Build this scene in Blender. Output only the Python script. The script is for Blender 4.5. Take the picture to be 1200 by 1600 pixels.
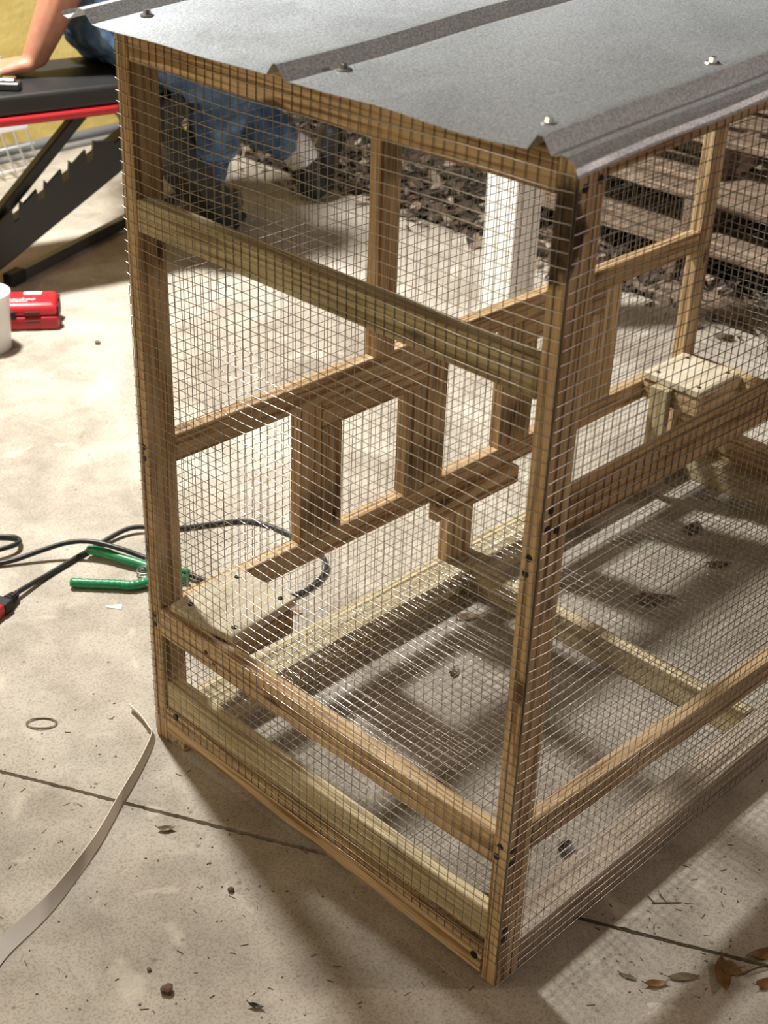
import bpy, bmesh, math, random
import numpy as np
from mathutils import Vector, Matrix, Euler, noise as mnoise

scene = bpy.context.scene
for o in list(bpy.data.objects):
    bpy.data.objects.remove(o, do_unlink=True)
random.seed(7)
PI = math.pi
FLOOR = -0.010                      # concrete level; x runs along the coop, y across it

# ------------------------------------------------------------------ camera
cam_d = bpy.data.cameras.new('camera'); cam = bpy.data.objects.new('camera', cam_d)
scene.collection.objects.link(cam)
yaw, pitch, roll = math.radians(43.53677), math.radians(30.42595), math.radians(2.16276)
fw = Vector((math.cos(pitch)*math.cos(yaw), math.cos(pitch)*math.sin(yaw), -math.sin(pitch)))
rt = Vector((math.sin(yaw), -math.cos(yaw), 0)); up = rt.cross(fw)
r2 = rt*math.cos(roll) + up*math.sin(roll); u2 = -rt*math.sin(roll) + up*math.cos(roll)
M = Matrix((r2, u2, -fw)).transposed().to_4x4()
M.translation = Vector((-0.88779, -0.64844, 1.23572))
cam.matrix_world = M
cam_d.sensor_fit = 'AUTO'; cam_d.sensor_width = 36.0; cam_d.lens = 2222.0*36.0/1600.0
cam_d.clip_start = 0.02
cam_d.dof.use_dof = True; cam_d.dof.focus_distance = 1.75; cam_d.dof.aperture_fstop = 9.0
scene.camera = cam

# ------------------------------------------------------------------ world, lamps, exposure
w = bpy.data.worlds.new('night'); scene.world = w; w.use_nodes = True
w.node_tree.nodes['Background'].inputs[0].default_value = (0.32, 0.36, 0.46, 1)
w.node_tree.nodes['Background'].inputs[1].default_value = 0.018
vs = scene.view_settings
vs.view_transform = 'Standard'; vs.look = 'None'; vs.exposure = 0.0; vs.gamma = 1.0; vs.use_curve_mapping = False

def lamp(name, loc, power, col, radius):
    d = bpy.data.lights.new(name, 'POINT'); d.energy = power; d.color = col; d.shadow_soft_size = radius
    o = bpy.data.objects.new(name, d); scene.collection.objects.link(o); o.location = loc
    return o
ld = bpy.data.lights.new('ceiling_flood_light', 'SPOT'); ld.energy = 575; ld.color = (1.0, 0.98, 0.93); ld.shadow_soft_size = 0.10   # floodlight over the bench
ld.spot_size = math.radians(118); ld.spot_blend = 1.0
lo = bpy.data.objects.new('ceiling_flood_light', ld); scene.collection.objects.link(lo); lo.location = (0.42, 2.02, 2.33)
lo.rotation_euler = (Vector((1.15, 1.55, 0.0))-Vector(lo.location)).to_track_quat('-Z', 'Y').to_euler()
lamp('porch_lamp_light', (3.0, -2.9, 2.30), 165, (1.0, 0.79, 0.67), 0.06)          # far right
lamp('garage_lamp_light', (-2.4, 1.9, 1.25), 52, (1.0, 0.85, 0.65), 0.05)         # left of the viewer

# ------------------------------------------------------------------ helpers
def link(o, parent=None, loc=None):
    scene.collection.objects.link(o)
    if loc is not None: o.location = loc
    if parent is not None:
        o.parent = parent
    return o
def wloc(o):
    v = Vector(o.location); p = o.parent
    while p is not None: v = v + Vector(p.location); p = p.parent
    return v
def tag(o, label=None, cat=None, group=None, kind=None):
    if label: o['label'] = label
    if cat: o['category'] = cat
    if group: o['group'] = group
    if kind: o['kind'] = kind
    return o
def empty(name, loc, label, cat, group=None, rz=0):
    o = bpy.data.objects.new(name, None); o.empty_display_size = 0.05
    link(o, None, loc); o.rotation_euler = (0, 0, rz)
    return tag(o, label, cat, group)
def mesh_obj(name, bm, mat, parent=None, loc=(0,0,0), smooth=False):
    me = bpy.data.meshes.new(name); bm.to_mesh(me); bm.free()
    if smooth:
        for p in me.polygons: p.use_smooth = True
    if mat: me.materials.append(mat)
    return link(bpy.data.objects.new(name, me), parent, loc)
def pd_obj(name, verts, faces, mat, parent=None, loc=(0,0,0), smooth=False):
    me = bpy.data.meshes.new(name); me.from_pydata([tuple(v) for v in verts], [], [tuple(f) for f in faces]); me.update()
    if smooth:
        for p in me.polygons: p.use_smooth = True
    if mat: me.materials.append(mat)
    return link(bpy.data.objects.new(name, me), parent, loc)
def bm_box(bm, c, s, bev=0.0, seg=1, rot=None):
    r = bmesh.ops.create_cube(bm, size=1.0); vs_ = r['verts']
    bmesh.ops.scale(bm, vec=Vector(s), verts=vs_)
    if bev > 0:
        es = list({e for v in vs_ for e in v.link_edges})
        rr = bmesh.ops.bevel(bm, geom=es, offset=bev, segments=seg, affect='EDGES', profile=0.6)
        vs_ = list({v for f in rr['faces'] for v in f.verts} | {v for v in vs_ if v.is_valid})
    if rot: bmesh.ops.rotate(bm, cent=(0,0,0), matrix=rot, verts=vs_)
    bmesh.ops.translate(bm, vec=Vector(c), verts=vs_)
    return vs_
def bm_cone(bm, p0, p1, r0, r1, n=12, caps=True):
    p0 = Vector(p0); p1 = Vector(p1); d = p1-p0
    r = bmesh.ops.create_cone(bm, cap_ends=caps, segments=n, radius1=r0, radius2=r1, depth=d.length)
    q = Vector((0,0,1)).rotation_difference(d.normalized()).to_matrix()
    bmesh.ops.rotate(bm, cent=(0,0,0), matrix=q, verts=r['verts'])
    bmesh.ops.translate(bm, vec=(p0+p1)/2, verts=r['verts'])
    return r['verts']
def catmull(pts, n=8, closed=False):
    P = [Vector(p) for p in pts]; out = []
    if not closed: P = [P[0]*2-P[1]] + P + [P[-1]*2-P[-2]]
    else: P = [P[-1]] + P + [P[0], P[1]]
    for i in range(1, len(P)-2):
        for k in range(n):
            t = k/n
            out.append(0.5*((2*P[i]) + (P[i+1]-P[i-1])*t + (2*P[i-1]-5*P[i]+4*P[i+1]-P[i+2])*t*t + (3*P[i]-P[i-1]-3*P[i+1]+P[i+2])*t**3))
    if not closed: out.append(P[-2].copy())
    return out
def tube(pts, r, n=8, closed=False, caps=True):
    pts = [Vector(p) for p in pts]; m = len(pts); V = []; F = []
    prev = None
    for i, p in enumerate(pts):
        a = pts[(i-1) % m] if (closed or i > 0) else pts[i]
        b = pts[(i+1) % m] if (closed or i < m-1) else pts[i]
        t = (b-a).normalized()
        if prev is None:
            u = t.orthogonal().normalized()
        else:
            u = (prev - t*prev.dot(t)).normalized()
        prev = u; v = t.cross(u)
        rr = r[i] if isinstance(r, (list, tuple)) else r
        for k in range(n):
            a_ = 2*PI*k/n; V.append(p + (u*math.cos(a_) + v*math.sin(a_))*rr)
    rng = m if closed else m-1
    for i in range(rng):
        j = (i+1) % m
        for k in range(n):
            F.append((i*n+k, i*n+(k+1) % n, j*n+(k+1) % n, j*n+k))
    if caps and not closed:
        F.append(tuple(range(n-1, -1, -1))); F.append(tuple((m-1)*n+k for k in range(n)))
    return V, F
def rel(parent, v):
    return Vector(v) - wloc(parent) if parent is not None else Vector(v)

# ------------------------------------------------------------------ materials
MATS = {}
def new_mat(name):
    m = bpy.data.materials.new(name); m.use_nodes = True
    nt = m.node_tree; b = nt.nodes['Principled BSDF']
    return m, nt, b
def N(nt, t, **kw):
    n = nt.nodes.new(t)
    for k, v in kw.items():
        if k.startswith('in_'):
            key = k[3:]; key = int(key) if key.isdigit() else key.replace('_', ' ')
            n.inputs[key].default_value = v
        else: setattr(n, k, v)
    return n
def ramp(nt, fac, stops):
    r = nt.nodes.new('ShaderNodeValToRGB'); el = r.color_ramp.elements
    while len(el) > 1: el.remove(el[0])
    el[0].position = stops[0][0]; el[0].color = stops[0][1]
    for p, c in stops[1:]:
        e = el.new(p); e.color = c
    nt.links.new(fac, r.inputs[0]); return r
def c4(c): return (c[0], c[1], c[2], 1.0)
def mixc(nt, fac, a, b, mode='MIX'):
    m = nt.nodes.new('ShaderNodeMix'); m.data_type = 'RGBA'; m.blend_type = mode
    for s, v in ((m.inputs[0], fac), (m.inputs[6], a), (m.inputs[7], b)):
        if hasattr(v, 'is_linked') or isinstance(v, bpy.types.NodeSocket): nt.links.new(v, s)
        else: s.default_value = v
    return m.outputs[2]
def plain(name, col, rough=0.6, metal=0.0, noise=0.0, nscale=60, bump=0.0, spec=None):
    if name in MATS: return MATS[name]
    m, nt, b = new_mat(name)
    b.inputs['Base Color'].default_value = c4(col); b.inputs['Roughness'].default_value = rough
    b.inputs['Metallic'].default_value = metal
    if spec is not None: b.inputs['Specular IOR Level'].default_value = spec
    if noise > 0 or bump > 0:
        tc = N(nt, 'ShaderNodeTexCoord')
        n = N(nt, 'ShaderNodeTexNoise', in_Scale=nscale, in_Detail=5.0)
        nt.links.new(tc.outputs['Object'], n.inputs['Vector'])
        if noise > 0:
            lo = tuple(x*(1-noise) for x in col); hi = tuple(min(1, x*(1+noise)) for x in col)
            r = ramp(nt, n.outputs[0], [(0.3, c4(lo)), (0.7, c4(hi))]); nt.links.new(r.outputs[0], b.inputs['Base Color'])
        if bump > 0:
            bp = N(nt, 'ShaderNodeBump', in_Strength=bump, in_Distance=0.003)
            nt.links.new(n.outputs[0], bp.inputs['Height']); nt.links.new(bp.outputs[0], b.inputs['Normal'])
    MATS[name] = m
    return m
def wood(kind, axis):
    key = 'wood_%s_%s' % (kind, axis)
    if key in MATS: return MATS[key]
    pal = {'pine':   [(0.36, 0.215, 0.100), (0.66, 0.470, 0.260), (0.77, 0.590, 0.365)],
           'green':  [(0.36, 0.275, 0.145), (0.62, 0.510, 0.305), (0.74, 0.640, 0.425)],
           'ply':    [(0.62, 0.52, 0.37), (0.76, 0.67, 0.50), (0.80, 0.72, 0.56)],
           'weathered': [(0.34, 0.265, 0.19), (0.56, 0.465, 0.36), (0.66, 0.57, 0.455)],
           'pallet': [(0.10, 0.065, 0.045), (0.25, 0.18, 0.13), (0.40, 0.31, 0.23)],
           'dark':   [(0.32, 0.180, 0.080), (0.58, 0.390, 0.205), (0.69, 0.500, 0.290)]}[kind]
    m, nt, b = new_mat(key)
    tc = N(nt, 'ShaderNodeTexCoord'); oi = N(nt, 'ShaderNodeObjectInfo')
    off = N(nt, 'ShaderNodeVectorMath', operation='SCALE'); off.inputs[0].default_value = (13.1, 7.7, 5.3)
    nt.links.new(oi.outputs['Random'], off.inputs['Scale'])
    add = N(nt, 'ShaderNodeVectorMath', operation='ADD')
    nt.links.new(tc.outputs['Object'], add.inputs[0]); nt.links.new(off.outputs[0], add.inputs[1])
    sc = {'x': (2.2, 1, 1), 'y': (1, 2.2, 1), 'z': (1, 1, 2.2)}[axis]
    long_ = {'x': (0.03, 1, 1), 'y': (1, 0.03, 1), 'z': (1, 1, 0.03)}[axis]
    mp = N(nt, 'ShaderNodeMapping'); mp.inputs['Scale'].default_value = long_
    nt.links.new(add.outputs[0], mp.inputs['Vector'])
    n1 = N(nt, 'ShaderNodeTexNoise', in_Scale=190.0, in_Detail=2.5, in_Distortion=0.5)
    n2 = N(nt, 'ShaderNodeTexNoise', in_Scale=620.0, in_Detail=2.0)
    n3 = N(nt, 'ShaderNodeTexNoise', in_Scale=9.0, in_Detail=2.0)
    nt.links.new(mp.outputs[0], n1.inputs['Vector']); nt.links.new(mp.outputs[0], n2.inputs['Vector'])
    nt.links.new(add.outputs[0], n3.inputs['Vector'])
    r1 = ramp(nt, n1.outputs[0], [(0.38, c4(pal[0])), (0.465, c4(pal[1])), (0.60, c4(pal[2]))])
    r2_ = ramp(nt, n2.outputs[0], [(0.3, (0.72, 0.72, 0.72, 1)), (0.6, (1, 1, 1, 1))])
    r3 = ramp(nt, n3.outputs[0], [(0.3, (0.80, 0.78, 0.74, 1)), (0.7, (1.0, 1.0, 1.0, 1))])
    col = mixc(nt, 1.0, r1.outputs[0], r2_.outputs[0], 'MULTIPLY')
    col = mixc(nt, 1.0, col, r3.outputs[0], 'MULTIPLY')
    # knots
    mk = N(nt, 'ShaderNodeMapping'); ks = {'x': (7, 22, 22), 'y': (22, 7, 22), 'z': (22, 22, 7)}[axis]
    mk.inputs['Scale'].default_value = ks; nt.links.new(add.outputs[0], mk.inputs['Vector'])
    vo = N(nt, 'ShaderNodeTexVoronoi', in_Scale=1.0); nt.links.new(mk.outputs[0], vo.inputs['Vector'])
    rk = ramp(nt, vo.outputs['Distance'], [(0.07, (1, 1, 1, 1)), (0.15, (0, 0, 0, 1))])
    col = mixc(nt, rk.outputs[0], col, c4((pal[0][0]*0.32, pal[0][1]*0.3, pal[0][2]*0.3)))
    hv = N(nt, 'ShaderNodeHueSaturation'); nt.links.new(col, hv.inputs['Color'])
    mr = N(nt, 'ShaderNodeMapRange', in_3=0.86, in_4=1.12); nt.links.new(oi.outputs['Random'], mr.inputs[0])
    nt.links.new(mr.outputs[0], hv.inputs['Value'])
    nt.links.new(hv.outputs[0], b.inputs['Base Color'])
    b.inputs['Roughness'].default_value = 0.62; b.inputs['Specular IOR Level'].default_value = 0.3
    bp = N(nt, 'ShaderNodeBump', in_Strength=0.25, in_Distance=0.0015)
    nt.links.new(n1.outputs[0], bp.inputs['Height']); nt.links.new(bp.outputs[0], b.inputs['Normal'])
    MATS[key] = m
    return m
def bark_post_mat():
    """pine post with a dark wane of bark near its top (a mark of its own shape)"""
    src = wood('pine', 'z'); m = src.copy(); m.name = 'wood_pine_bark'; nt = m.node_tree
    b = nt.nodes['Principled BSDF']; old = b.inputs['Base Color'].links[0].from_socket
    tc = N(nt, 'ShaderNodeTexCoord'); sep = N(nt, 'ShaderNodeSeparateXYZ'); nt.links.new(tc.outputs['Object'], sep.inputs[0])
    n = N(nt, 'ShaderNodeTexNoise', in_Scale=55.0, in_Detail=4.0); nt.links.new(tc.outputs['Object'], n.inputs['Vector'])
    # distance of z from patch centre (object z 0.35) and x from the front face
    a = N(nt, 'ShaderNodeMath', operation='SUBTRACT'); nt.links.new(sep.outputs['Z'], a.inputs[0]); a.inputs[1].default_value = 0.402
    ab = N(nt, 'ShaderNodeMath', operation='ABSOLUTE'); nt.links.new(a.outputs[0], ab.inputs[0])
    d = N(nt, 'ShaderNodeMath', operation='MULTIPLY_ADD'); nt.links.new(n.outputs[0], d.inputs[0]); d.inputs[1].default_value = 0.05; nt.links.new(ab.outputs[0], d.inputs[2])
    x = N(nt, 'ShaderNodeMath', operation='MULTIPLY_ADD'); nt.links.new(sep.outputs['X'], x.inputs[0]); x.inputs[1].default_value = 2.2; nt.links.new(d.outputs[0], x.inputs[2])
    r = ramp(nt, x.outputs[0], [(0.0, (1, 1, 1, 1)), (0.022, (1, 1, 1, 1)), (0.032, (0, 0, 0, 1))])
    r2_ = ramp(nt, n.outputs[0], [(0.35, (0.020, 0.012, 0.008, 1)), (0.6, (0.10, 0.055, 0.028, 1))])
    out = mixc(nt, r.outputs[0], old, r2_.outputs[0]); nt.links.new(out, b.inputs['Base Color'])
    return m
def concrete_mat():
    m, nt, b = new_mat('concrete')
    tc = N(nt, 'ShaderNodeTexCoord'); g = N(nt, 'ShaderNodeNewGeometry')
    pos = g.outputs['Position']
    def nz(scale, det=5.0, dist=0.0):
        n = N(nt, 'ShaderNodeTexNoise', in_Scale=scale, in_Detail=det, in_Distortion=dist); nt.links.new(pos, n.inputs['Vector']); return n
    big = nz(2.6, 6, 0.6); mid = nz(14, 5, 0.4); fine = nz(330, 3); streak = nz(7, 6, 2.2)
    r1 = ramp(nt, big.outputs[0], [(0.30, (0.36, 0.318, 0.262, 1)), (0.5, (0.485, 0.438, 0.370, 1)), (0.7, (0.59, 0.545, 0.475, 1))])
    r2_ = ramp(nt, mid.outputs[0], [(0.28, (0.74, 0.73, 0.71, 1)), (0.60, (1, 1, 1, 1))])
    r3 = ramp(nt, fine.outputs[0], [(0.30, (0.70, 0.68, 0.65, 1)), (0.55, (1, 1, 1, 1))])
    col = mixc(nt, 1.0, r1.outputs[0], r2_.outputs[0], 'MULTIPLY'); col = mixc(nt, 1.0, col, r3.outputs[0], 'MULTIPLY')
    r4 = ramp(nt, streak.outputs[0], [(0.60, (0, 0, 0, 1)), (0.70, (0.5, 0.5, 0.5, 1))])
    col = mixc(nt, r4.outputs[0], col, (0.64, 0.59, 0.49, 1))
    vo = N(nt, 'ShaderNodeTexVoronoi', in_Scale=21.0); nt.links.new(pos, vo.inputs['Vector'])
    r5 = ramp(nt, vo.outputs['Distance'], [(0.035, (0.75, 0.75, 0.75, 1)), (0.085, (0, 0, 0, 1))])
    col = mixc(nt, r5.outputs[0], col, (0.20, 0.155, 0.105, 1))
    nt.links.new(col, b.inputs['Base Color'])
    b.inputs['Roughness'].default_value = 0.78; b.inputs['Specular IOR Level'].default_value = 0.25
    ad = N(nt, 'ShaderNodeMath', operation='MULTIPLY_ADD'); nt.links.new(mid.outputs[0], ad.inputs[0]); ad.inputs[1].default_value = 2.0; nt.links.new(fine.outputs[0], ad.inputs[2])
    bp = N(nt, 'ShaderNodeBump', in_Strength=0.35, in_Distance=0.0012)
    nt.links.new(ad.outputs[0], bp.inputs['Height']); nt.links.new(bp.outputs[0], b.inputs['Normal'])
    return m
def galv_mat():
    m, nt, b = new_mat('galvanised_sheet')
    g = N(nt, 'ShaderNodeNewGeometry'); pos = g.outputs['Position']
    n = N(nt, 'ShaderNodeTexNoise', in_Scale=420.0, in_Detail=3.0); nt.links.new(pos, n.inputs['Vector'])
    n2 = N(nt, 'ShaderNodeTexNoise', in_Scale=9.0, in_Detail=5.0, in_Distortion=1.2); nt.links.new(pos, n2.inputs['Vector'])
    mp = N(nt, 'ShaderNodeMapping'); mp.inputs['Scale'].default_value = (6, 45, 6); mp.inputs['Rotation'].default_value = (0, 0, 0.5); nt.links.new(pos, mp.inputs['Vector'])
    n3 = N(nt, 'ShaderNodeTexNoise', in_Scale=3.0, in_Detail=6.0); nt.links.new(mp.outputs[0], n3.inputs['Vector'])
    r = ramp(nt, n.outputs[0], [(0.36, (0.40, 0.445, 0.50, 1)), (0.64, (0.70, 0.755, 0.81, 1))])
    r3 = ramp(nt, n3.outputs[0], [(0.62, (0, 0, 0, 1)), (0.72, (0.35, 0.35, 0.35, 1))])
    col = mixc(nt, r3.outputs[0], r.outputs[0], (0.72, 0.73, 0.74, 1))
    nt.links.new(col, b.inputs['Base Color'])
    b.inputs['Metallic'].default_value = 0.32
    rr = ramp(nt, n2.outputs[0], [(0.3, (0.40, 0.40, 0.40, 1)), (0.7, (0.54, 0.54, 0.54, 1))]); nt.links.new(rr.outputs[0], b.inputs['Roughness'])
    bp = N(nt, 'ShaderNodeBump', in_Strength=0.25, in_Distance=0.0008); nt.links.new(n.outputs[0], bp.inputs['Height']); nt.links.new(bp.outputs[0], b.inputs['Normal'])
    return m
M_CON = concrete_mat(); M_GALV = galv_mat()
M_WIRE = plain('galvanised_wire', (0.36, 0.350, 0.335), 0.20, 1.0)
M_SCREW = plain('screw_black', (0.022, 0.020, 0.020), 0.45, 0.4)
M_STEEL = plain('bright_steel', (0.62, 0.62, 0.62), 0.28, 1.0)

# ------------------------------------------------------------------ setting: floor, walls, ceiling, ground
def poly_prism(name, pts, z0, z1, mat, parent=None, loc=(0,0,0)):
    bm = bmesh.new()
    a = [bm.verts.new((x, y, z1)) for x, y in pts]; b_ = [bm.verts.new((x, y, z0)) for x, y in pts]
    bm.faces.new(a); bm.faces.new(b_[::-1]); n = len(pts)
    for i in range(n): bm.faces.new((a[i], b_[i], b_[(i+1) % n], a[(i+1) % n]))
    bmesh.ops.recalc_face_normals(bm, faces=bm.faces)
    return mesh_obj(name, bm, mat, parent, loc)
XE = 1.82
base = poly_prism('floor', [(-4, -4), (XE, -4), (XE, 3.05), (-4, 3.05)], -0.16, FLOOR-0.035, plain('joint_dirt', (0.012, 0.009, 0.007), 0.95))
tag(base, kind='structure')
# control joint: the line (-0.196, 0.681) - (0.25, -0.194) carried across the slab
J0 = Vector((-0.196, 0.681)); JD = (Vector((0.25, -0.194))-J0).normalized(); JN = Vector((-JD.y, JD.x))
def joint_edge(side, seed):
    rnd = random.Random(seed); out = []
    t = -4.2
    while t < 5.4:
        near = -0.7 < t < 1.8
        p = J0 + JD*t + JN*side*(0.0024 + (rnd.random()**2)*0.0016*(1 if near else 0))
        out.append((p.x, p.y)); t += 0.006 if near else 0.3
    return out
def clip(poly):     # Sutherland-Hodgman against the floor rectangle
    def cl(P, f, inter):
        o = []
        for i in range(len(P)):
            a, b_ = P[i-1], P[i]
            if f(b_):
                if not f(a): o.append(inter(a, b_))
                o.append(b_)
            elif f(a): o.append(inter(a, b_))
        return o
    def ix(c): return lambda a, b_: (c, a[1]+(b_[1]-a[1])*(c-a[0])/(b_[0]-a[0]))
    def iy(c): return lambda a, b_: (a[0]+(b_[0]-a[0])*(c-a[1])/(b_[1]-a[1]), c)
    poly = cl(poly, lambda p: p[0] >= -4, ix(-4)); poly = cl(poly, lambda p: p[0] <= XE, ix(XE))
    poly = cl(poly, lambda p: p[1] >= -4, iy(-4)); poly = cl(poly, lambda p: p[1] <= 3.05, iy(3.05))
    return poly
eA = joint_edge(1, 3); eB = joint_edge(-1, 4)
far_ = JN*14
poly_prism('concrete_slab', clip(eA + [(eA[-1][0]+far_.x, eA[-1][1]+far_.y), (eA[0][0]+far_.x, eA[0][1]+far_.y)]), -0.15, FLOOR, M_CON, base)
poly_prism('concrete_slab', clip(eB + [(eB[-1][0]-far_.x, eB[-1][1]-far_.y), (eB[0][0]-far_.x, eB[0][1]-far_.y)]), -0.15, FLOOR, M_CON, base)

def box(name, x0, x1, y0, y1, z0, z1, mat, parent=None, bev=0.0012, seg=1):
    c = Vector(((x0+x1)/2, (y0+y1)/2, (z0+z1)/2)); bm = bmesh.new()
    bm_box(bm, (0,0,0), (x1-x0, y1-y0, z1-z0), bev, seg)
    return mesh_obj(name, bm, mat, parent, rel(parent, c))
def yellow_wall_mat():
    m, nt, b = new_mat('yellow_stucco'); g = N(nt, 'ShaderNodeNewGeometry')
    n = N(nt, 'ShaderNodeTexNoise', in_Scale=9.0, in_Detail=6.0); nt.links.new(g.outputs['Position'], n.inputs['Vector'])
    n2 = N(nt, 'ShaderNodeTexNoise', in_Scale=55.0, in_Detail=4.0); nt.links.new(g.outputs['Position'], n2.inputs['Vector'])
    r = ramp(nt, n.outputs[0], [(0.3, (0.60, 0.45, 0.13, 1)), (0.7, (0.74, 0.60, 0.22, 1))]); nt.links.new(r.outputs[0], b.inputs['Base Color'])
    b.inputs['Roughness'].default_value = 0.8
    bp = N(nt, 'ShaderNodeBump', in_Strength=0.5, in_Distance=0.006); nt.links.new(n2.outputs[0], bp.inputs['Height']); nt.links.new(bp.outputs[0], b.inputs['Normal'])
    return m
tag(box('wall_left', -4, 2.02, 3.05, 3.20, -0.16, 2.5, yellow_wall_mat()), kind='structure')
tag(box('trim_1', 2.02, 2.40, 3.03, 3.22, -0.16, 2.5, plain('grey_trim', (0.50, 0.50, 0.45), 0.7, noise=0.1, nscale=8)), kind='structure')
tag(box('wall_back', -4.15, -4.0, -4, 3.2, -0.16, 2.5, plain('pale_wall', (0.55, 0.50, 0.40), 0.8, noise=0.08, nscale=6)), kind='structure')
tag(box('ceiling', -4.15, 1.95, -4, 3.2, 2.5, 2.6, plain('porch_ceiling', (0.66, 0.66, 0.66), 0.8, noise=0.05, nscale=5)), kind='structure')
def ground_mat():
    m, nt, b = new_mat('soil'); g = N(nt, 'ShaderNodeNewGeometry')
    n = N(nt, 'ShaderNodeTexNoise', in_Scale=38.0, in_Detail=6.0); nt.links.new(g.outputs['Position'], n.inputs['Vector'])
    r = ramp(nt, n.outputs[0], [(0.35, (0.012, 0.010, 0.007, 1)), (0.55, (0.06, 0.045, 0.03, 1)), (0.72, (0.15, 0.12, 0.09, 1))]); nt.links.new(r.outputs[0], b.inputs['Base Color'])
    b.inputs['Roughness'].default_value = 0.95
    bp = N(nt, 'ShaderNodeBump', in_Strength=1.0, in_Distance=0.02); nt.links.new(n.outputs[0], bp.inputs['Height']); nt.links.new(bp.outputs[0], b.inputs['Normal'])
    return m
GZ = -0.085
gv = []; gf = []; nx, ny = 60, 90
for i in range(nx):
    for j in range(ny):
        x = XE + (i/(nx-1))**1.5*9; y = -6 + 13*j/(ny-1)
        gv.append((x, y, GZ + 0.02*mnoise.noise((x*3, y*3, 0)) + (0.05 if i == 0 else 0)))
for i in range(nx-1):
    for j in range(ny-1): gf.append((i*ny+j, (i+1)*ny+j, (i+1)*ny+j+1, i*ny+j+1))
gr = pd_obj('ground', gv, gf, ground_mat(), smooth=True); tag(gr, kind='structure')
# white porch post
wp = empty('porch_post', (1.464, 1.234, FLOOR), 'white painted square porch post standing on the slab behind the coop', 'post')
M_WPAINT = plain('white_paint', (0.83, 0.82, 0.80), 0.55, noise=0.03, nscale=20)
box('post_shaft', 1.420, 1.508, 1.190, 1.278, FLOOR+0.0, 2.5, M_WPAINT, wp, 0.003)
box('post_base', 1.415, 1.513, 1.185, 1.283, FLOOR, FLOOR+0.02, M_WPAINT, wp, 0.003)

# ------------------------------------------------------------------ THE COOP
W, L = 0.604, 1.200
def rz(x): return 0.065*x                      # the roof rises towards the far end
coop = empty('poultry_coop', (0, 0, FLOOR), 'unfinished wooden frame coop covered in wire mesh under a corrugated metal roof', 'coop')
PT, PD = 0.0205, 0.038
P = lambda *a, **k: box(*a, **k)
def member(name, p0, p1, w_, h_, mat, parent=coop, bev=0.0011):
    """a straight stick between two end points (end-face centres); w_ sideways, h_ up"""
    p0 = Vector(p0); p1 = Vector(p1); d = p1-p0; n = d.length
    ax = max(range(3), key=lambda i: abs(d[i])); s = [0, 0, 0]; s[ax] = n
    oth = [i for i in range(3) if i != ax]
    s[oth[0]] = w_; s[oth[1]] = h_
    bm = bmesh.new(); bm_box(bm, (0,0,0), s, bev)
    o = mesh_obj(name, bm, mat, parent, rel(parent, (p0+p1)/2))
    base_ax = Vector((0,0,0)); base_ax[ax] = 1.0 if d[ax] > 0 else -1.0
    o.rotation_mode = 'QUATERNION'; o.rotation_quaternion = base_ax.rotation_difference(d.normalized())
    return o
# corner posts
post_n = P('corner_post', 0, PD, 0, PT, FLOOR+0.002, 0.9165, bark_post_mat(), coop)
post_l = P('corner_post', 0, PD, 0.5815, W, FLOOR, 0.9165, wood('dark', 'z'), coop)
post_fr = P('corner_post', L-PD, L, 0, PT, FLOOR, 0.985, wood('pine', 'z'), coop)
post_fl = P('corner_post', L-PD, L, 0.5815, W, FLOOR, 0.985, wood('pine', 'z'), coop)
# near end (x = 0)
T = 0.0195
er_top = P('end_rail', 0, T, PT, 0.5815, 0.8855, 0.9205, wood('pine', 'y'), coop)
er_mid = P('end_rail', 0, T, PT, 0.5815, 0.7035, 0.7400, wood('green', 'y'), coop)
er_low = P('end_rail', 0, T, PT, 0.5815, 0.1635, 0.2040, wood('pine', 'y'), coop)
er_bot = member('end_rail', (T/2, PT+0.001, 0.0165), (T/2, 0.5805, 0.0275), T, 0.038, wood('pine', 'y'))
floor_edge = P('floor_edge_board', 0.004, 0.004+T, PT+0.001, 0.581, 0.047, 0.088, wood('green', 'y'), coop)
# far end
for z0, z1 in ((0.960, 0.995), (0.7035, 0.74), (0.1635, 0.204), (0.002, 0.04), (0.047, 0.088)):
    P('end_rail', L-T, L, PT, 0.5815, z0, z1, wood('pine', 'y'), coop)
# right side (y = 0)
member('side_rail', (PD, T/2, 0.9075+rz(PD)), (L-PD, T/2, 0.9075+rz(L-PD)), T, 0.025, wood('dark', 'x'))
sr_mid = P('side_rail', PD, L-PD, 0, T, 0.563, 0.6012, wood('dark', 'x'), coop)
member('side_rail', (PD, T/2, 0.1905), (L-PD, T/2, 0.128), T, 0.036, wood('pine', 'x'))
P('bottom_rail', PD*0.5, L-0.02, 0.0015, 0.046, FLOOR+0.0005, 0.034, wood('weathered', 'x'), coop)
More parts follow.
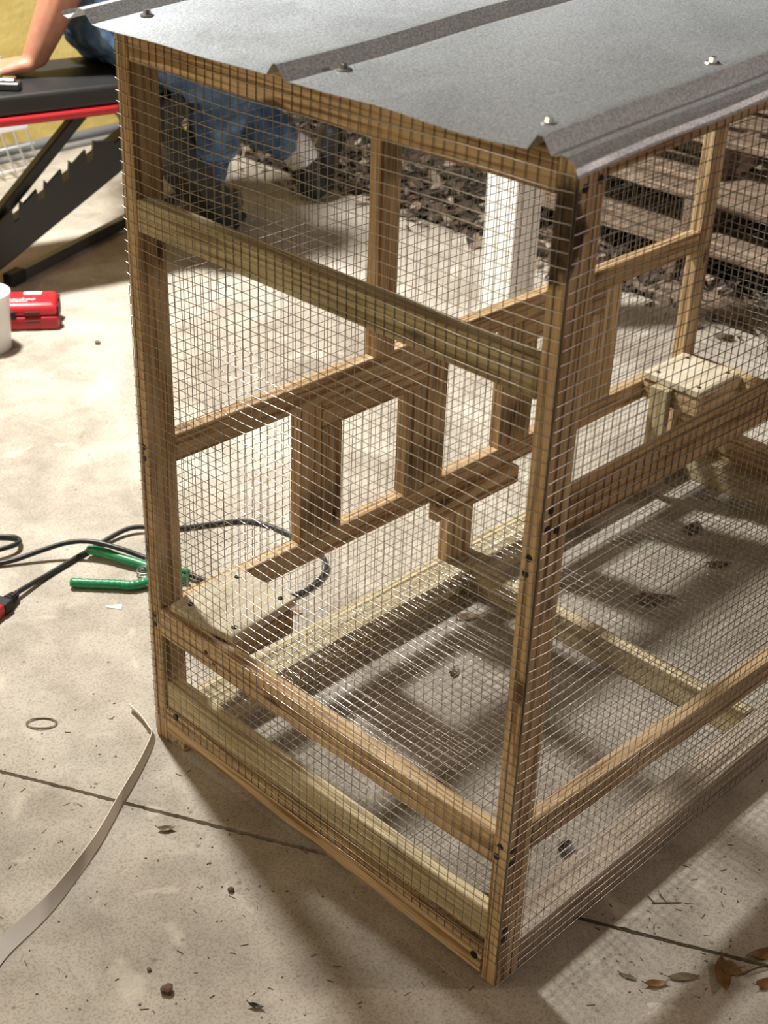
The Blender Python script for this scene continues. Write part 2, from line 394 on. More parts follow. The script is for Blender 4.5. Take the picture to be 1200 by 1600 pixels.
# left side (y = W)
YB0, YB1 = W-T-0.0015, W
member('side_rail', (PD, (YB0+YB1)/2, 0.9075+rz(PD)), (L-PD, (YB0+YB1)/2, 0.9075+rz(L-PD)), T, 0.025, wood('pine', 'x'))
P('side_rail', PD, L-PD, YB0, YB1, 0.4032, 0.4395, wood('dark', 'x'), coop)
P('side_rail', PD, L-PD, YB0, YB1, 0.1620, 0.1980, wood('dark', 'x'), coop)
P('bottom_rail', 0.002, L-0.002, 0.547, W-0.001, FLOOR+0.0005, 0.036, wood('green', 'x'), coop)
for x0, x1, z0, z1, k in ((0.244, 0.2815, 0.198, 0.4032, 'dark'), (0.2825, 0.3205, 0.198, 0.3635, 'dark'), (0.449, 0.489, 0.198, 0.3635, 'dark'), (0.490, 0.533, 0.198, 0.4032, 'dark'),
                          (0.662, 0.6985, 0.198, 0.4032, 'dark'), (0.6995, 0.738, 0.198, 0.3635, 'dark'), (0.868, 0.907, 0.198, 0.3635, 'pine'), (0.908, 0.950, 0.198, 0.4032, 'pine')):
    P('stud', x0, x1, YB0, YB1, z0, z1, wood(k, 'z'), coop)
P('header', 0.2825, 0.489, YB0, YB1, 0.364, 0.4028, wood('dark', 'x'), coop)
P('header', 0.6995, 0.907, YB0, YB1, 0.364, 0.4028, wood('dark', 'x'), coop)
P('stud', 0.380, 0.418, YB0, YB1, 0.4397, 0.924, wood('dark', 'z'), coop)
P('stud', 0.592, 0.611, YB0-0.001, YB1-0.003, 0.0362, 0.1618, wood('pine', 'z'), coop)
P('stud', 0.553, 0.5905, YB0, YB1-0.002, 0.0362, 0.1618, wood('pine', 'z'), coop)
P('cleat', 0.505, 0.695, YB0-T, YB0-0.0005, 0.1365, 0.1665, wood('dark', 'x'), coop)
# floor frame
P('floor_joist', 0.572, 0.594, 0.0465, 0.5465, FLOOR+0.0005, 0.036, wood('green', 'y'), coop)
P('floor_joist', 1.150, 1.178, 0.0465, 0.5465, FLOOR+0.0005, 0.036, wood('green', 'y'), coop)
# corner shelves
def shelf(x0, x1, y0, y1, mat):
    s = P('corner_shelf', x0, x1, y0, y1, 0.2045, 0.2165, mat, coop, bev=0.001)
    for sx in (x0+0.016, x1-0.016):
        for sy in (y0+0.014, y1-0.02):
            bm = bmesh.new(); bmesh.ops.create_cone(bm, cap_ends=True, segments=12, radius1=0.0042, radius2=0.0036, depth=0.0014)
            mesh_obj('screw', bm, M_SCREW, s, rel(s, (sx, sy, 0.2170)), True)
    return s
sh1 = shelf(0.012, 0.129, 0.464, 0.574, wood('ply', 'x')); sh1.rotation_euler = (0, 0, math.radians(6))
sh2 = shelf(1.045, 1.166, 0.466, 0.583, wood('ply', 'x'))
P('cleat', 0.0205, 0.124, 0.466, 0.484, 0.1680, 0.2040, wood('dark', 'x'), coop)
P('cleat', 0.106, 0.125, 0.4845, 0.5815, 0.1680, 0.2040, wood('dark', 'y'), coop)
P('cleat', 1.047, 1.066, 0.468, 0.5815, 0.1680, 0.2040, wood('pine', 'y'), coop)
P('cleat', 1.0665, 1.180, 0.468, 0.487, 0.1680, 0.2040, wood('pine', 'x'), coop)
P('stud', 1.030, 1.0465, 0.520, 0.555, 0.0365, 0.2035, wood('green', 'z'), coop)
# screw heads (each under the stick it is driven into)
def screw(parent, loc, nrm, r=0.0042):
    bm = bmesh.new()
    v = bm_cone(bm, (0,0,-0.0006), (0,0,0.0009), r, r*0.86, 14)
    bm_cone(bm, (0,0,0.0007), (0,0,0.0011), r*0.35, r*0.35, 6)
    bmesh.ops.rotate(bm, cent=(0,0,0), matrix=Vector((0,0,1)).rotation_difference(Vector(nrm)).to_matrix(), verts=bm.verts)
    mesh_obj('screw', bm, M_SCREW, parent, rel(parent, loc))
for x, z in ((0.011, 0.893), (0.030, 0.897), (0.011, 0.599), (0.008, 0.580), (0.022, 0.574), (0.007, 0.1915), (0.007, 0.174), (0.008, 0.075), (0.007, 0.062)):
    screw(post_n, (x, 0, z), (0,-1,0))
for y, z in ((0.011, 0.548), (0.0135, 0.530), (0.011, 0.194), (0.0145, 0.178)):
    screw(post_n, (0, y, z), (-1,0,0))
for y, z in ((0.594, 0.190), (0.594, 0.176), (0.595, 0.432), (0.595, 0.417)):
    screw(post_l, (0, y, z), (-1,0,0))
screw(er_bot, (-0.0001, 0.032, 0.024), (-1,0,0), 0.0055); screw(er_bot, (-0.0001, 0.560, 0.038), (-1,0,0), 0.0055)
for y in (0.49, 0.475): screw(er_low, (0, y, 0.186-(0.49-y)*0.6), (-1,0,0), 0.0035)
# ------------------------------------------------------------------ roof sheet
prof = [(0.662, 0.0035), (0.6585, 0.0), (0.651, -0.0015), (0.646, 0.0), (0.632, 0.0125), (0.624, 0.0125), (0.610, 0.0005), (0.595, 0.0)]
prof += [(0.36, 0.0), (0.338, 0.0), (0.329, 0.0115), (0.324, 0.0115), (0.312, -0.001), (0.30, 0.0)]
prof += [(0.07, 0.0), (0.0355, 0.001), (0.026, 0.0140), (0.0205, 0.0140), (0.0105, 0.0015), (0.005, 0.002), (0.0005, 0.0045), (-0.006, 0.0040), (-0.0115, 0.0012), (-0.0155, -0.0028), (-0.0175, -0.0075), (-0.0178, -0.0095)]
pp = []
for (a, b_) in zip(prof[:-1], prof[1:]):
    k = max(1, int(abs(b_[0]-a[0])/0.03))
    for i in range(k): pp.append((a[0]+(b_[0]-a[0])*i/k, a[1]+(b_[1]-a[1])*i/k))
pp.append(prof[-1])
V = []; F = []; nX = 50; th = 0.0006
for i in range(nX+1):
    x = -0.024 + (L+0.055)*i/nX
    for lay in (0, 1):
        for (y, z) in pp:
            wv = 0.0011*math.sin(y*38+1.0)*math.exp(-max(0, x+0.024)*9) + 0.0007*math.sin(x*21+y*9)
            if y < -0.013: wv += 0.0014*math.sin(x*17+0.6) + (0.004*math.exp(-((x-0.26)/0.09)**2))
            V.append((x + (0.0018*math.sin(y*33) if i == 0 else 0), y, 0.9230 + rz(x) + z + wv - lay*th))
n = len(pp)
for i in range(nX):
    a0 = i*2*n; a1 = (i+1)*2*n
    for k in range(n-1):
        F.append((a0+k, a0+k+1, a1+k+1, a1+k)); F.append((a0+n+k, a1+n+k, a1+n+k+1, a0+n+k+1))
    F.append((a0, a1, a1+n, a0+n)); F.append((a0+n-1, a0+2*n-1, a1+2*n-1, a1+n-1))
for k in range(n-1):
    F.append((k, n+k, n+k+1, k+1)); e = nX*2*n; F.append((e+k, e+k+1, e+n+k+1, e+n+k))
roof = pd_obj('roof_sheet', [Vector(v)-Vector((0,0,FLOOR)) for v in V], F, M_GALV, coop)
tag(roof, 'ribbed galvanised metal roof sheet')
for x, y in ((0.036, 0.594), (0.036, 0.300), (0.040, 0.064), (0.275, 0.064), (0.60, 0.300), (0.60, 0.594), (0.62, 0.064), (1.15, 0.064), (1.15, 0.300), (1.15, 0.594)):
    bm = bmesh.new(); bm_cone(bm, (0,0,0), (0,0,0.0016), 0.0078, 0.0062, 16); bm_cone(bm, (0,0,0.0014), (0,0,0.0058), 0.0044, 0.0036, 6)
    mesh_obj('roof_screw', bm, M_STEEL, roof, Vector((x, y, 0.9228+rz(x)-FLOOR)))
# ------------------------------------------------------------------ welded wire mesh panels
PITCH = 0.0127
def wire_panel(name, org, u, v, nrm, lu, lv, amp, seed, slope=0.0, r=0.00046, pitch=PITCH, sag=0.0):
    org = np.array(org, float); u = np.array(u, float); v = np.array(v, float); nrm = np.array(nrm, float)
    rg = np.random.RandomState(seed); ph = rg.rand(8)*6.28
    def disp(a, b):
        dn = amp*(np.sin(a*9+ph[0]+b*4) + 0.8*np.sin(b*11+ph[1]-a*3) + 0.5*np.sin(a*23+b*17+ph[2]))*0.6
        du = amp*0.5*np.sin(b*13+ph[3]+a*5); dv = amp*0.9*np.sin(a*10+ph[4]+b*6) + amp*0.35*np.sin(a*31+ph[5]+b*19)
        return dn, du, dv
    Vs = []; Fs = []; cnt = 0
    def wire(a, b, ofs, rr):
        nonlocal cnt
        dn, du, dv = disp(a, b)
        edge = np.minimum(1, np.minimum(np.minimum(a, lu-a), np.minimum(b, lv-b))/0.03 + 0.15)
        dn = np.abs(dn)*edge*0.8; du = du*edge; dv = dv*edge - sag*np.sin(np.pi*np.clip(a/lu, 0, 1))*np.clip(b/lv, 0, 1)**2*edge
        Pp = org + np.outer(a+du, u) + np.outer(b+dv, v) + np.outer(dn+ofs, nrm)
        t = np.gradient(Pp, axis=0); t /= np.linalg.norm(t, axis=1)[:, None]
        s1 = np.cross(t, nrm); s1 /= np.linalg.norm(s1, axis=1)[:, None]; s2 = np.cross(t, s1)
        m = len(a)
        for k in range(5):
            an = 2*np.pi*k/5; Vs.append(Pp + rr*(np.cos(an)*s1 + np.sin(an)*s2))
        for k in range(5):
            k2 = (k+1) % 5
            i = np.arange(m-1)
            Fs.append(np.stack([cnt+k*m+i, cnt+k*m+i+1, cnt+k2*m+i+1, cnt+k2*m+i], 1))
        cnt += 5*m
    ni = int(lv/pitch)
    for k in range(ni+1):
        b0 = k*pitch; 
        if b0 > lv + slope*lu: break
        a0 = 0.0
        m = max(8, int(lu/0.022)); a = np.linspace(a0, lu, m)
        wire(a, np.full(m, b0) + rg.randn()*0.0004, 2.6*r, r)
    for k in range(int(lu/pitch)+1):
        a0 = k*pitch; top = lv + slope*a0; m = max(8, int(top/0.026)); b = np.linspace(0, top, m)
        wire(np.full(m, a0) + rg.randn()*0.0004, b, 0.8*r, r)
    if slope > 0:
        k = ni+1
        while k*pitch < lv + slope*lu:
            a0 = (k*pitch-lv)/slope; m = max(8, int((lu-a0)/0.022)); a = np.linspace(a0, lu, m); wire(a, np.full(m, k*pitch), 2.6*r, r); k += 1
    Vn = np.concatenate(Vs); Fn = np.concatenate(Fs)
    me = bpy.data.meshes.new(name); me.vertices.add(len(Vn)); me.vertices.foreach_set('co', (Vn - np.array(wloc(coop))).ravel())
    me.loops.add(len(Fn)*4); me.loops.foreach_set('vertex_index', Fn.ravel()); me.polygons.add(len(Fn))
    me.polygons.foreach_set('loop_start', np.arange(0, len(Fn)*4, 4)); me.update(calc_edges=True); me.validate()
    for p in me.polygons: p.use_smooth = True
    me.materials.append(M_WIRE)
    o = link(bpy.data.objects.new(name, me), coop); tag(o, 'galvanised welded wire mesh', kind='stuff')
    return o
wire_panel('wire_mesh', (0, 0.0008, 0.028), (0,1,0), (0,0,1), (-1,0,0), 0.6045, 0.887, 0.0022, 1, sag=0.007)
wire_panel('wire_mesh', (0.0008, 0, -0.006), (1,0,0), (0,0,1), (0,-1,0), L, 0.908, 0.0017, 2, slope=0.065)
wire_panel('wire_mesh', (0.0008, W, 0.0), (1,0,0), (0,0,1), (0,1,0), L, 0.905, 0.0018, 3, slope=0.065)
wire_panel('wire_mesh', (L, 0.0008, 0.0), (0,1,0), (0,0,1), (1,0,0), 0.6045, 0.975, 0.0018, 4)
wire_panel('wire_mesh', (0.006, 0.004, 0.0365), (1,0,0), (0,1,0), (0,0,1), L-0.03, 0.585, 0.0012, 5)


# ------------------------------------------------------------------ weight bench
bench = empty('weight_bench', (1.0, 2.12, FLOOR), 'black padded weight bench with red trim and notched steel supports', 'bench')
M_VINYL = plain('black_vinyl', (0.011, 0.011, 0.012), 0.5, noise=0.2, nscale=30, bump=0.15)
M_RED = plain('red_trim', (0.42, 0.012, 0.018), 0.4); M_BLK = plain('black_steel', (0.008, 0.0085, 0.008), 0.45, 0.0)
M_GRYTUBE = plain('grey_tube', (0.085, 0.085, 0.082), 0.42, 0.4); M_RUB = plain('rubber', (0.01, 0.01, 0.01), 0.7)
BDIR = math.atan2(-0.068, 0.29)
def bpt(u, v, z):       # bench frame: u along the pad, v across it
    return Vector((0.955+u*math.cos(BDIR)-v*math.sin(BDIR), 1.955+u*math.sin(BDIR)+v*math.cos(BDIR), z))
def bbox(name, u0, u1, v0, v1, z0, z1, mat, bev, seg=2):
    bm = bmesh.new(); bm_box(bm, (0,0,0), (u1-u0, v1-v0, z1-z0), bev, seg)
    o = mesh_obj(name, bm, mat, bench, rel(bench, bpt((u0+u1)/2, (v0+v1)/2, (z0+z1)/2)), True); o.rotation_euler = (0, 0, BDIR)
    return o
pad = bbox('pad', -0.75, 0.098, 0.0, 0.275, 0.408, 0.452, M_VINYL, 0.010, 3)
bbox('red_trim', -0.752, 0.100, -0.003, 0.278, 0.388, 0.4065, M_RED, 0.003, 1)
def bbar(name, p0, p1, w_, h_, mat):
    p0 = Vector(p0); p1 = Vector(p1); d = p1-p0
    bm = bmesh.new(); bm_box(bm, (0,0,0), (d.length, w_, h_), 0.003, 1)
    o = mesh_obj(name, bm, mat, bench, rel(bench, (p0+p1)/2)); o.rotation_euler = d.to_track_quat('X', 'Z').to_euler(); return o
bbar('support_bar', bpt(-0.02, 0.12, 0.385), bpt(-0.37, 0.12, 0.045), 0.03, 0.026, M_BLK)
bbar('support_bar', bpt(0.21, 0.12, 0.37), bpt(-0.36, 0.12, 0.02), 0.05, 0.066, M_BLK)
# ratchet plate with notches
zig = []; a = bpt(0.02, 0.085, 0.285); b_ = bpt(-0.36, 0.085, 0.052); dd = (b_-a); nn = Vector((0, 0, 1))
prof_r = [(0.0, -0.01), (0.0, 0.02), (0.10, 0.045)]
for k in range(5):
    t = 0.13 + k*0.16
    prof_r += [(t, 0.055), (t+0.015, 0.018), (t+0.05, 0.018), (t+0.055, 0.05), (t+0.14, 0.042)]
prof_r += [(1.0, 0.03), (1.0, -0.02)]
side = Vector((-math.sin(BDIR), math.cos(BDIR), 0))*0.005
bm = bmesh.new(); r_a = [bm.verts.new(rel(bench, a+dd*t+nn*h-side)) for t, h in prof_r]; r_b = [bm.verts.new(rel(bench, a+dd*t+nn*h+side)) for t, h in prof_r]
bm.faces.new(r_a); bm.faces.new(r_b[::-1])
for i in range(len(r_a)): bm.faces.new((r_a[i], r_b[i], r_b[(i+1) % len(r_a)], r_a[(i+1) % len(r_a)]))
bmesh.ops.recalc_face_normals(bm, faces=bm.faces); bmesh.ops.triangulate(bm, faces=bm.faces)
mesh_obj('ratchet_plate', bm, M_BLK, bench)
bbar('floor_tube', (0.775, 2.133, FLOOR+0.014), (1.62, 2.445, FLOOR+0.014), 0.024, 0.026, M_GRYTUBE)
bbar('floor_foot', bpt(-0.37, -0.03, FLOOR+0.022), bpt(-0.37, 0.30, FLOOR+0.022), 0.04, 0.042, M_BLK)
bbar('end_cap', (0.735, 2.118, FLOOR+0.0155), (0.785, 2.137, FLOOR+0.0155), 0.030, 0.031, M_RUB)
bbar('support_bar', bpt(0.09, 0.14, 0.386), bpt(0.36, 0.22, 0.02), 0.12, 0.07, M_BLK)
tool = empty('pocket_tool', (0.745, 2.055, 0.4525), 'small chrome and black pocket tool lying on the bench pad', 'tool')
bm = bmesh.new(); bm_box(bm, (0,0,0.009), (0.060, 0.034, 0.018), 0.003, 1, Matrix.Rotation(-0.75, 3, 'Z')); mesh_obj('body', bm, plain('tool_black', (0.03, 0.03, 0.028), 0.4), tool)
bm = bmesh.new(); bm_box(bm, (-0.004,0.003,0.022), (0.050, 0.028, 0.007), 0.002, 1, Matrix.Rotation(-0.75, 3, 'Z')); bm_cone(bm, (-0.012, 0.012, 0.026), (-0.012, 0.012, 0.031), 0.010, 0.008, 14)
mesh_obj('chrome_plate', bm, plain('chrome', (0.7, 0.66, 0.55), 0.2, 1.0), tool)

# ------------------------------------------------------------------ seated person
per = empty('person', (1.06, 2.12, 0.452), 'person in blue jeans sitting on the weight bench, leaning on one hand', 'person')
def blob(name, segs, mat, voxel, parent=per, disp=0.0, dsz=0.05, smooth_it=4):
    """one continuous surface: tapered limbs merged by a voxel remesh"""
    bm = bmesh.new()
    for p0, r0, p1, r1 in segs:
        p0 = rel(parent, p0); p1 = rel(parent, p1); d = (p1-p0); n_ = max(2, int(d.length/(min(r0, r1)*0.45))+1)
        for i in range(n_+1):
            t = i/n_; r = bmesh.ops.create_icosphere(bm, subdivisions=2, radius=r0+(r1-r0)*t, matrix=Matrix.Translation(p0+d*t))
    o = mesh_obj(name, bm, mat, parent, (0,0,0), True)
    m = o.modifiers.new('r', 'REMESH'); m.mode = 'VOXEL'; m.voxel_size = voxel; m.use_smooth_shade = True
    s = o.modifiers.new('s', 'SMOOTH'); s.iterations = smooth_it; s.factor = 0.5
    if disp > 0:
        tx = bpy.data.textures.new(name+'_folds', 'CLOUDS'); tx.noise_scale = dsz; tx.noise_depth = 2
        dm = o.modifiers.new('d', 'DISPLACE'); dm.texture = tx; dm.strength = disp; dm.mid_level = 0.5; dm.texture_coords = 'LOCAL'
    return o
M_SKIN = plain('skin', (0.42, 0.19, 0.12), 0.5, noise=0.12, nscale=45)
def jeans_mat():
    m, nt, b = new_mat('denim'); tc = N(nt, 'ShaderNodeTexCoord')
    n = N(nt, 'ShaderNodeTexNoise', in_Scale=16.0, in_Detail=4.0, in_Distortion=0.6); nt.links.new(tc.outputs['Object'], n.inputs['Vector'])
    r = ramp(nt, n.outputs[0], [(0.35, (0.025, 0.055, 0.12, 1)), (0.55, (0.06, 0.12, 0.23, 1)), (0.72, (0.15, 0.23, 0.36, 1))]); nt.links.new(r.outputs[0], b.inputs['Base Color'])
    b.inputs['Roughness'].default_value = 0.85; return m
HIPR, HIPL = (1.075, 1.965, 0.545), (1.075, 2.165, 0.545)
KNR, KNL = (1.255, 1.945, 0.425), (1.385, 2.175, 0.325); ANR, ANL = (1.31, 2.12, 0.11), (1.665, 2.145, 0.135)
WR = (0.866, 2.120, 0.497); EL = (0.985, 2.02, 0.765); SH = (1.03, 1.945, 0.985); SHL = (1.03, 2.295, 0.985)
segs = [((1.06, 2.02, 0.59), 0.080, (1.035, 2.08, 0.80), 0.085), ((1.06, 2.12, 0.59), 0.080, (1.035, 2.13, 0.80), 0.085), ((1.035, 2.05, 0.90), 0.085, (1.035, 2.19, 0.90), 0.085),
        (SH, 0.050, SHL, 0.050), ((1.03, 2.12, 0.98), 0.055, (1.05, 2.12, 1.10), 0.052),
        ((1.055, 2.12, 1.20), 0.078, (1.065, 2.12, 1.235), 0.082), ((1.075, 2.12, 1.15), 0.062, (1.085, 2.12, 1.12), 0.045),
        ((1.140, 2.12, 1.195), 0.010, (1.158, 2.12, 1.172), 0.014), ((1.06, 2.205, 1.185), 0.012, (1.055, 2.207, 1.205), 0.016), ((1.06, 2.035, 1.185), 0.012, (1.055, 2.033, 1.205), 0.016),
        (SH, 0.055, EL, 0.046), (EL, 0.047, (0.925, 2.075, 0.645), 0.047), ((0.925, 2.075, 0.645), 0.047, WR, 0.030),
        (SHL, 0.055, (1.11, 2.36, 0.76), 0.045), ((1.11, 2.36, 0.76), 0.045, (1.27, 2.30, 0.585), 0.030),
        (HIPR, 0.07, KNR, 0.045), (KNR, 0.045, ANR, 0.033), (HIPL, 0.07, KNL, 0.045), (KNL, 0.045, ANL, 0.034)]
def hand(wr, fdir, ndir, sc=1.0, curl=0.012):
    """palm, four unequal bent fingers and a thumb leaving the side of the palm"""
    wr = Vector(wr); f = Vector(fdir).normalized(); n_ = Vector(ndir).normalized(); s = f.cross(n_).normalized(); out = []
    for k, off in enumerate((-0.030, -0.010, 0.010, 0.029)):
        kn = wr + f*0.085*sc + s*off*sc
        out.append((wr + s*off*0.6*sc, 0.017*sc, kn, 0.0125*sc))
        ln = (0.066, 0.080, 0.074, 0.056)[k]*sc
        mid = kn + f*ln*0.5 + s*off*0.25 + n_*0.004; tip = kn + f*ln*0.98 + s*off*0.4 - n_*curl
        out += [(kn, 0.0105*sc, mid, 0.0092*sc), (mid, 0.0092*sc, tip, 0.0078*sc)]
    th0 = wr + f*0.022*sc - s*0.026*sc; th1 = th0 + f*0.035*sc - s*0.032*sc; th2 = th1 + f*0.032*sc - s*0.008*sc - n_*0.004
    out += [(th0, 0.015*sc, th1, 0.0115*sc), (th1, 0.0115*sc, th2, 0.009*sc)]
    return out
segs += hand((0.855, 2.128, 0.478), (-0.70, 0.70, -0.16), (0.1, -0.1, 1.0))
segs += hand((1.28, 2.298, 0.575), (0.85, -0.1, -0.38), (0.38, 0.0, 0.92))
body = blob('body', segs, M_SKIN, 0.0055, smooth_it=3)
jeans = blob('jeans', [((1.085, 1.965, 0.570), 0.128, (1.085, 2.145, 0.575), 0.128), ((1.065, 2.02, 0.65), 0.122, (1.065, 2.14, 0.65), 0.122), (HIPR, 0.100, KNR, 0.080), (KNR, 0.078, ANR, 0.054), (HIPL, 0.098, KNL, 0.076), (KNL, 0.074, (1.60, 2.150, 0.180), 0.056)],
     jeans_mat(), 0.008, disp=0.030, dsz=0.045, smooth_it=2)
tag(jeans, 'faded blue denim jeans')
shirt = blob('shirt', [((1.065, 2.07, 0.70), 0.130, (1.06, 2.17, 0.70), 0.130), ((1.05, 2.08, 0.74), 0.130, (1.035, 2.06, 0.90), 0.128), ((1.05, 2.16, 0.74), 0.130, (1.035, 2.18, 0.90), 0.128), (SH, 0.082, SHL, 0.082), (SH, 0.080, (1.008, 1.98, 0.88), 0.074), (SHL, 0.080, (1.07, 2.33, 0.87), 0.074)],
     plain('brown_shirt', (0.085, 0.052, 0.030), 0.85), 0.009, disp=0.018, dsz=0.06, smooth_it=2)
hair = blob('hair', [((1.045, 2.12, 1.225), 0.086, (1.055, 2.12, 1.25), 0.083), ((1.02, 2.12, 1.19), 0.070, (1.035, 2.12, 1.23), 0.08)], plain('hair_dark', (0.03, 0.02, 0.013), 0.7), 0.008, disp=0.008, dsz=0.02, smooth_it=1)
eye_m = plain('eye', (0.02, 0.015, 0.012), 0.2)
for sy in (-1, 1):
    bm = bmesh.new(); bmesh.ops.create_icosphere(bm, subdivisions=2, radius=0.011); mesh_obj('eye', bm, eye_m, per, rel(per, (1.134, 2.12+sy*0.031, 1.205)), True)
bm = bmesh.new(); bm_box(bm, (0,0,0), (0.01, 0.042, 0.007), 0.003, 2); mesh_obj('mouth', bm, plain('lips', (0.30, 0.10, 0.08), 0.5), per, rel(per, (1.128, 2.12, 1.128)), True)
M_SOCK = plain('white_sock', (0.72, 0.72, 0.74), 0.9)
blob('sock', [((1.60, 2.150, 0.180), 0.045, ANL, 0.044), (ANL, 0.044, (1.69, 2.135, 0.085), 0.047)], M_SOCK, 0.006, smooth_it=2)
blob('boot', [(ANR, 0.060, (1.315, 2.135, 0.035), 0.046), ((1.315, 2.135, 0.035), 0.046, (1.40, 2.165, 0.032), 0.040), ((1.40, 2.165, 0.032), 0.040, (1.46, 2.185, 0.028), 0.036)], plain('boot_brown', (0.10, 0.070, 0.048), 0.6, noise=0.2, nscale=25), 0.007, smooth_it=2)
blob('boot', [((1.69, 2.135, 0.085), 0.052, (1.705, 2.13, 0.042), 0.050), ((1.705, 2.13, 0.040), 0.048, (1.75, 2.13, 0.095), 0.040), ((1.75, 2.13, 0.095), 0.040, (1.775, 2.13, 0.155), 0.034)], plain('boot_black', (0.012, 0.012, 0.012), 0.55), 0.007, smooth_it=2)

# ------------------------------------------------------------------ red tool charger and tub on the slab
ch = empty('battery_charger', (0.640, 1.917, FLOOR), 'red and black battery charger lying on the concrete beside the white tub', 'charger', rz=-0.64); ch.scale = (1.28, 1.2, 1.2)
M_REDP = plain('red_plastic', (0.50, 0.020, 0.030), 0.38); M_DRED = plain('red_dark', (0.10, 0.006, 0.010), 0.5)
bm = bmesh.new(); bm_box(bm, (0,0,0.014), (0.130, 0.072, 0.026), 0.006, 2); mesh_obj('base', bm, plain('red_lower', (0.36, 0.012, 0.02), 0.4), ch, smooth=True)
bm = bmesh.new(); vs_ = bm_box(bm, (0,0,0.039), (0.126, 0.068, 0.024), 0.007, 2)
for v in bm.verts:
    if v.co.z > 0.045: v.co.y = v.co.y*0.86 + 0.003; v.co.x *= 0.95
top_ = mesh_obj('housing', bm, M_REDP, ch, smooth=True)
for zc in (0.033, 0.018):
    for xc in (0.022,):
        bm = bmesh.new(); bm_box(bm, (xc, -0.0348-(0.001 if zc < 0.03 else 0), zc), (0.026, 0.003, 0.008 if zc > 0.03 else 0.005), 0.0005); mesh_obj('vent_slot', bm, M_DRED, ch)
bm = bmesh.new(); bm_box(bm, (-0.022, -0.0352, 0.031), (0.034, 0.004, 0.015), 0.001); mesh_obj('black_socket', bm, M_BLK, ch)
bm = bmesh.new(); bm_box(bm, (0.022, 0.018, 0.0515), (0.030, 0.012, 0.0012), 0.0004); mesh_obj('white_label', bm, plain('paper_white', (0.8, 0.8, 0.8), 0.6), ch)
for sx in (-1, 1):
    bm = bmesh.new(); bm_box(bm, (0.0645, sx*0.018, 0.030), (0.004, 0.020, 0.030), 0.001); mesh_obj('end_rib', bm, M_DRED, ch)
# brand script on the sloping front of the housing
cu = bpy.data.curves.new('brand_lettering', 'FONT'); cu.body = 'Milwaukee'; cu.size = 0.017; cu.shear = 0.35; cu.extrude = 0.0003; cu.align_x = 'CENTER'; cu.align_y = 'CENTER'
tmp = bpy.data.objects.new('tmp', cu); scene.collection.objects.link(tmp)
bpy.context.view_layer.update()
me = bpy.data.meshes.new_from_object(tmp.evaluated_get(bpy.context.evaluated_depsgraph_get())); bpy.data.objects.remove(tmp)
me.materials.append(plain('paper_white', (0.8, 0.8, 0.8), 0.6))
lt = link(bpy.data.objects.new('brand_lettering', me), ch, (-0.010, -0.010, 0.0512)); lt.rotation_euler = (0, 0, 0); tag(lt, 'white script lettering')
bm = bmesh.new(); bm_box(bm, (-0.020, -0.0205, 0.0513), (0.070, 0.0022, 0.0008), 0.0002); mesh_obj('brand_stroke', bm, plain('paper_white', (0.8, 0.8, 0.8), 0.6), ch)

tub = empty('plastic_tub', (0.519, 1.849, FLOOR), 'small white plastic tub standing at the left edge in front of the charger', 'tub')
def lathe(prof_, n_=40):
    V_ = []; F_ = []
    for r, z in prof_:
        for k in range(n_): V_.append((r*math.cos(2*PI*k/n_), r*math.sin(2*PI*k/n_), z))
    for i in range(len(prof_)-1):
        for k in range(n_): F_.append((i*n_+k, i*n_+(k+1) % n_, (i+1)*n_+(k+1) % n_, (i+1)*n_+k))
    return V_, F_
pv, pf = lathe([(0.0005, 0.0), (0.042, 0.0), (0.045, 0.003), (0.049, 0.090), (0.0495, 0.094), (0.0515, 0.120), (0.0535, 0.122), (0.0535, 0.127), (0.0500, 0.1275), (0.0485, 0.120), (0.046, 0.090), (0.043, 0.005), (0.0005, 0.004)])
M_TUB = plain('white_plastic', (0.78, 0.78, 0.78), 0.35)
pd_obj('tub_body', pv, pf, M_TUB, tub, smooth=True)
V_, F_ = tube(catmull([(0.05, 0.012, 0.10), (0.053, 0.020, 0.108), (0.052, 0.006, 0.116)], 5), 0.0016, 6); pd_obj('bail_ear', V_, F_, plain('blue_clip', (0.03, 0.06, 0.2), 0.5), tub, smooth=True)
V_, F_ = tube([(0.0, 0.03, 0.126), (0.026, 0.010, 0.108), (0.028, 0.002, 0.09)], 0.0016, 6); pd_obj('bail_wire', V_, F_, M_BLK, tub, smooth=True)

# ------------------------------------------------------------------ cord, plug, clamp, strap
cz = FLOOR+0.0048
cord_pts = [(0.040, 1.008, cz+0.006), (0.075, 1.018, cz+0.003), (0.110, 1.027, cz), (0.173, 1.039, cz), (0.215, 1.046, cz), (0.262, 1.050, cz+0.004), (0.288, 1.046, cz+0.006), (0.308, 1.033, cz+0.005), (0.352, 1.000, cz), (0.400, 0.974, cz), (0.452, 0.940, cz), (0.472, 0.880, cz), (0.474, 0.800, cz), (0.450, 0.746, cz), (0.397, 0.722, cz),
            (0.346, 0.726, cz), (0.300, 0.790, cz), (0.272, 0.868, cz+0.004), (0.240, 0.948, cz+0.014), (0.220, 0.985, cz+0.022), (0.195, 1.028, cz+0.026), (0.168, 1.056, cz+0.022), (0.130, 1.078, cz+0.012), (0.090, 1.096, cz+0.003), (0.050, 1.118, cz), (0.020, 1.150, cz), (0.035, 1.19, cz), (0.090, 1.195, cz), (0.130, 1.165, cz), (0.133, 1.142, cz+0.002), (0.112, 1.125, cz+0.009), (0.06, 1.14, cz+0.009), (-0.02, 1.20, cz), (-0.10, 1.30, cz)]
V_, F_ = tube(catmull(cord_pts, 7), 0.0042, 10)
o = pd_obj('power_cord', V_, F_, plain('black_cord', (0.013, 0.015, 0.015), 0.42), smooth=True); tag(o, 'black power cord looping across the concrete behind the coop', 'cord')
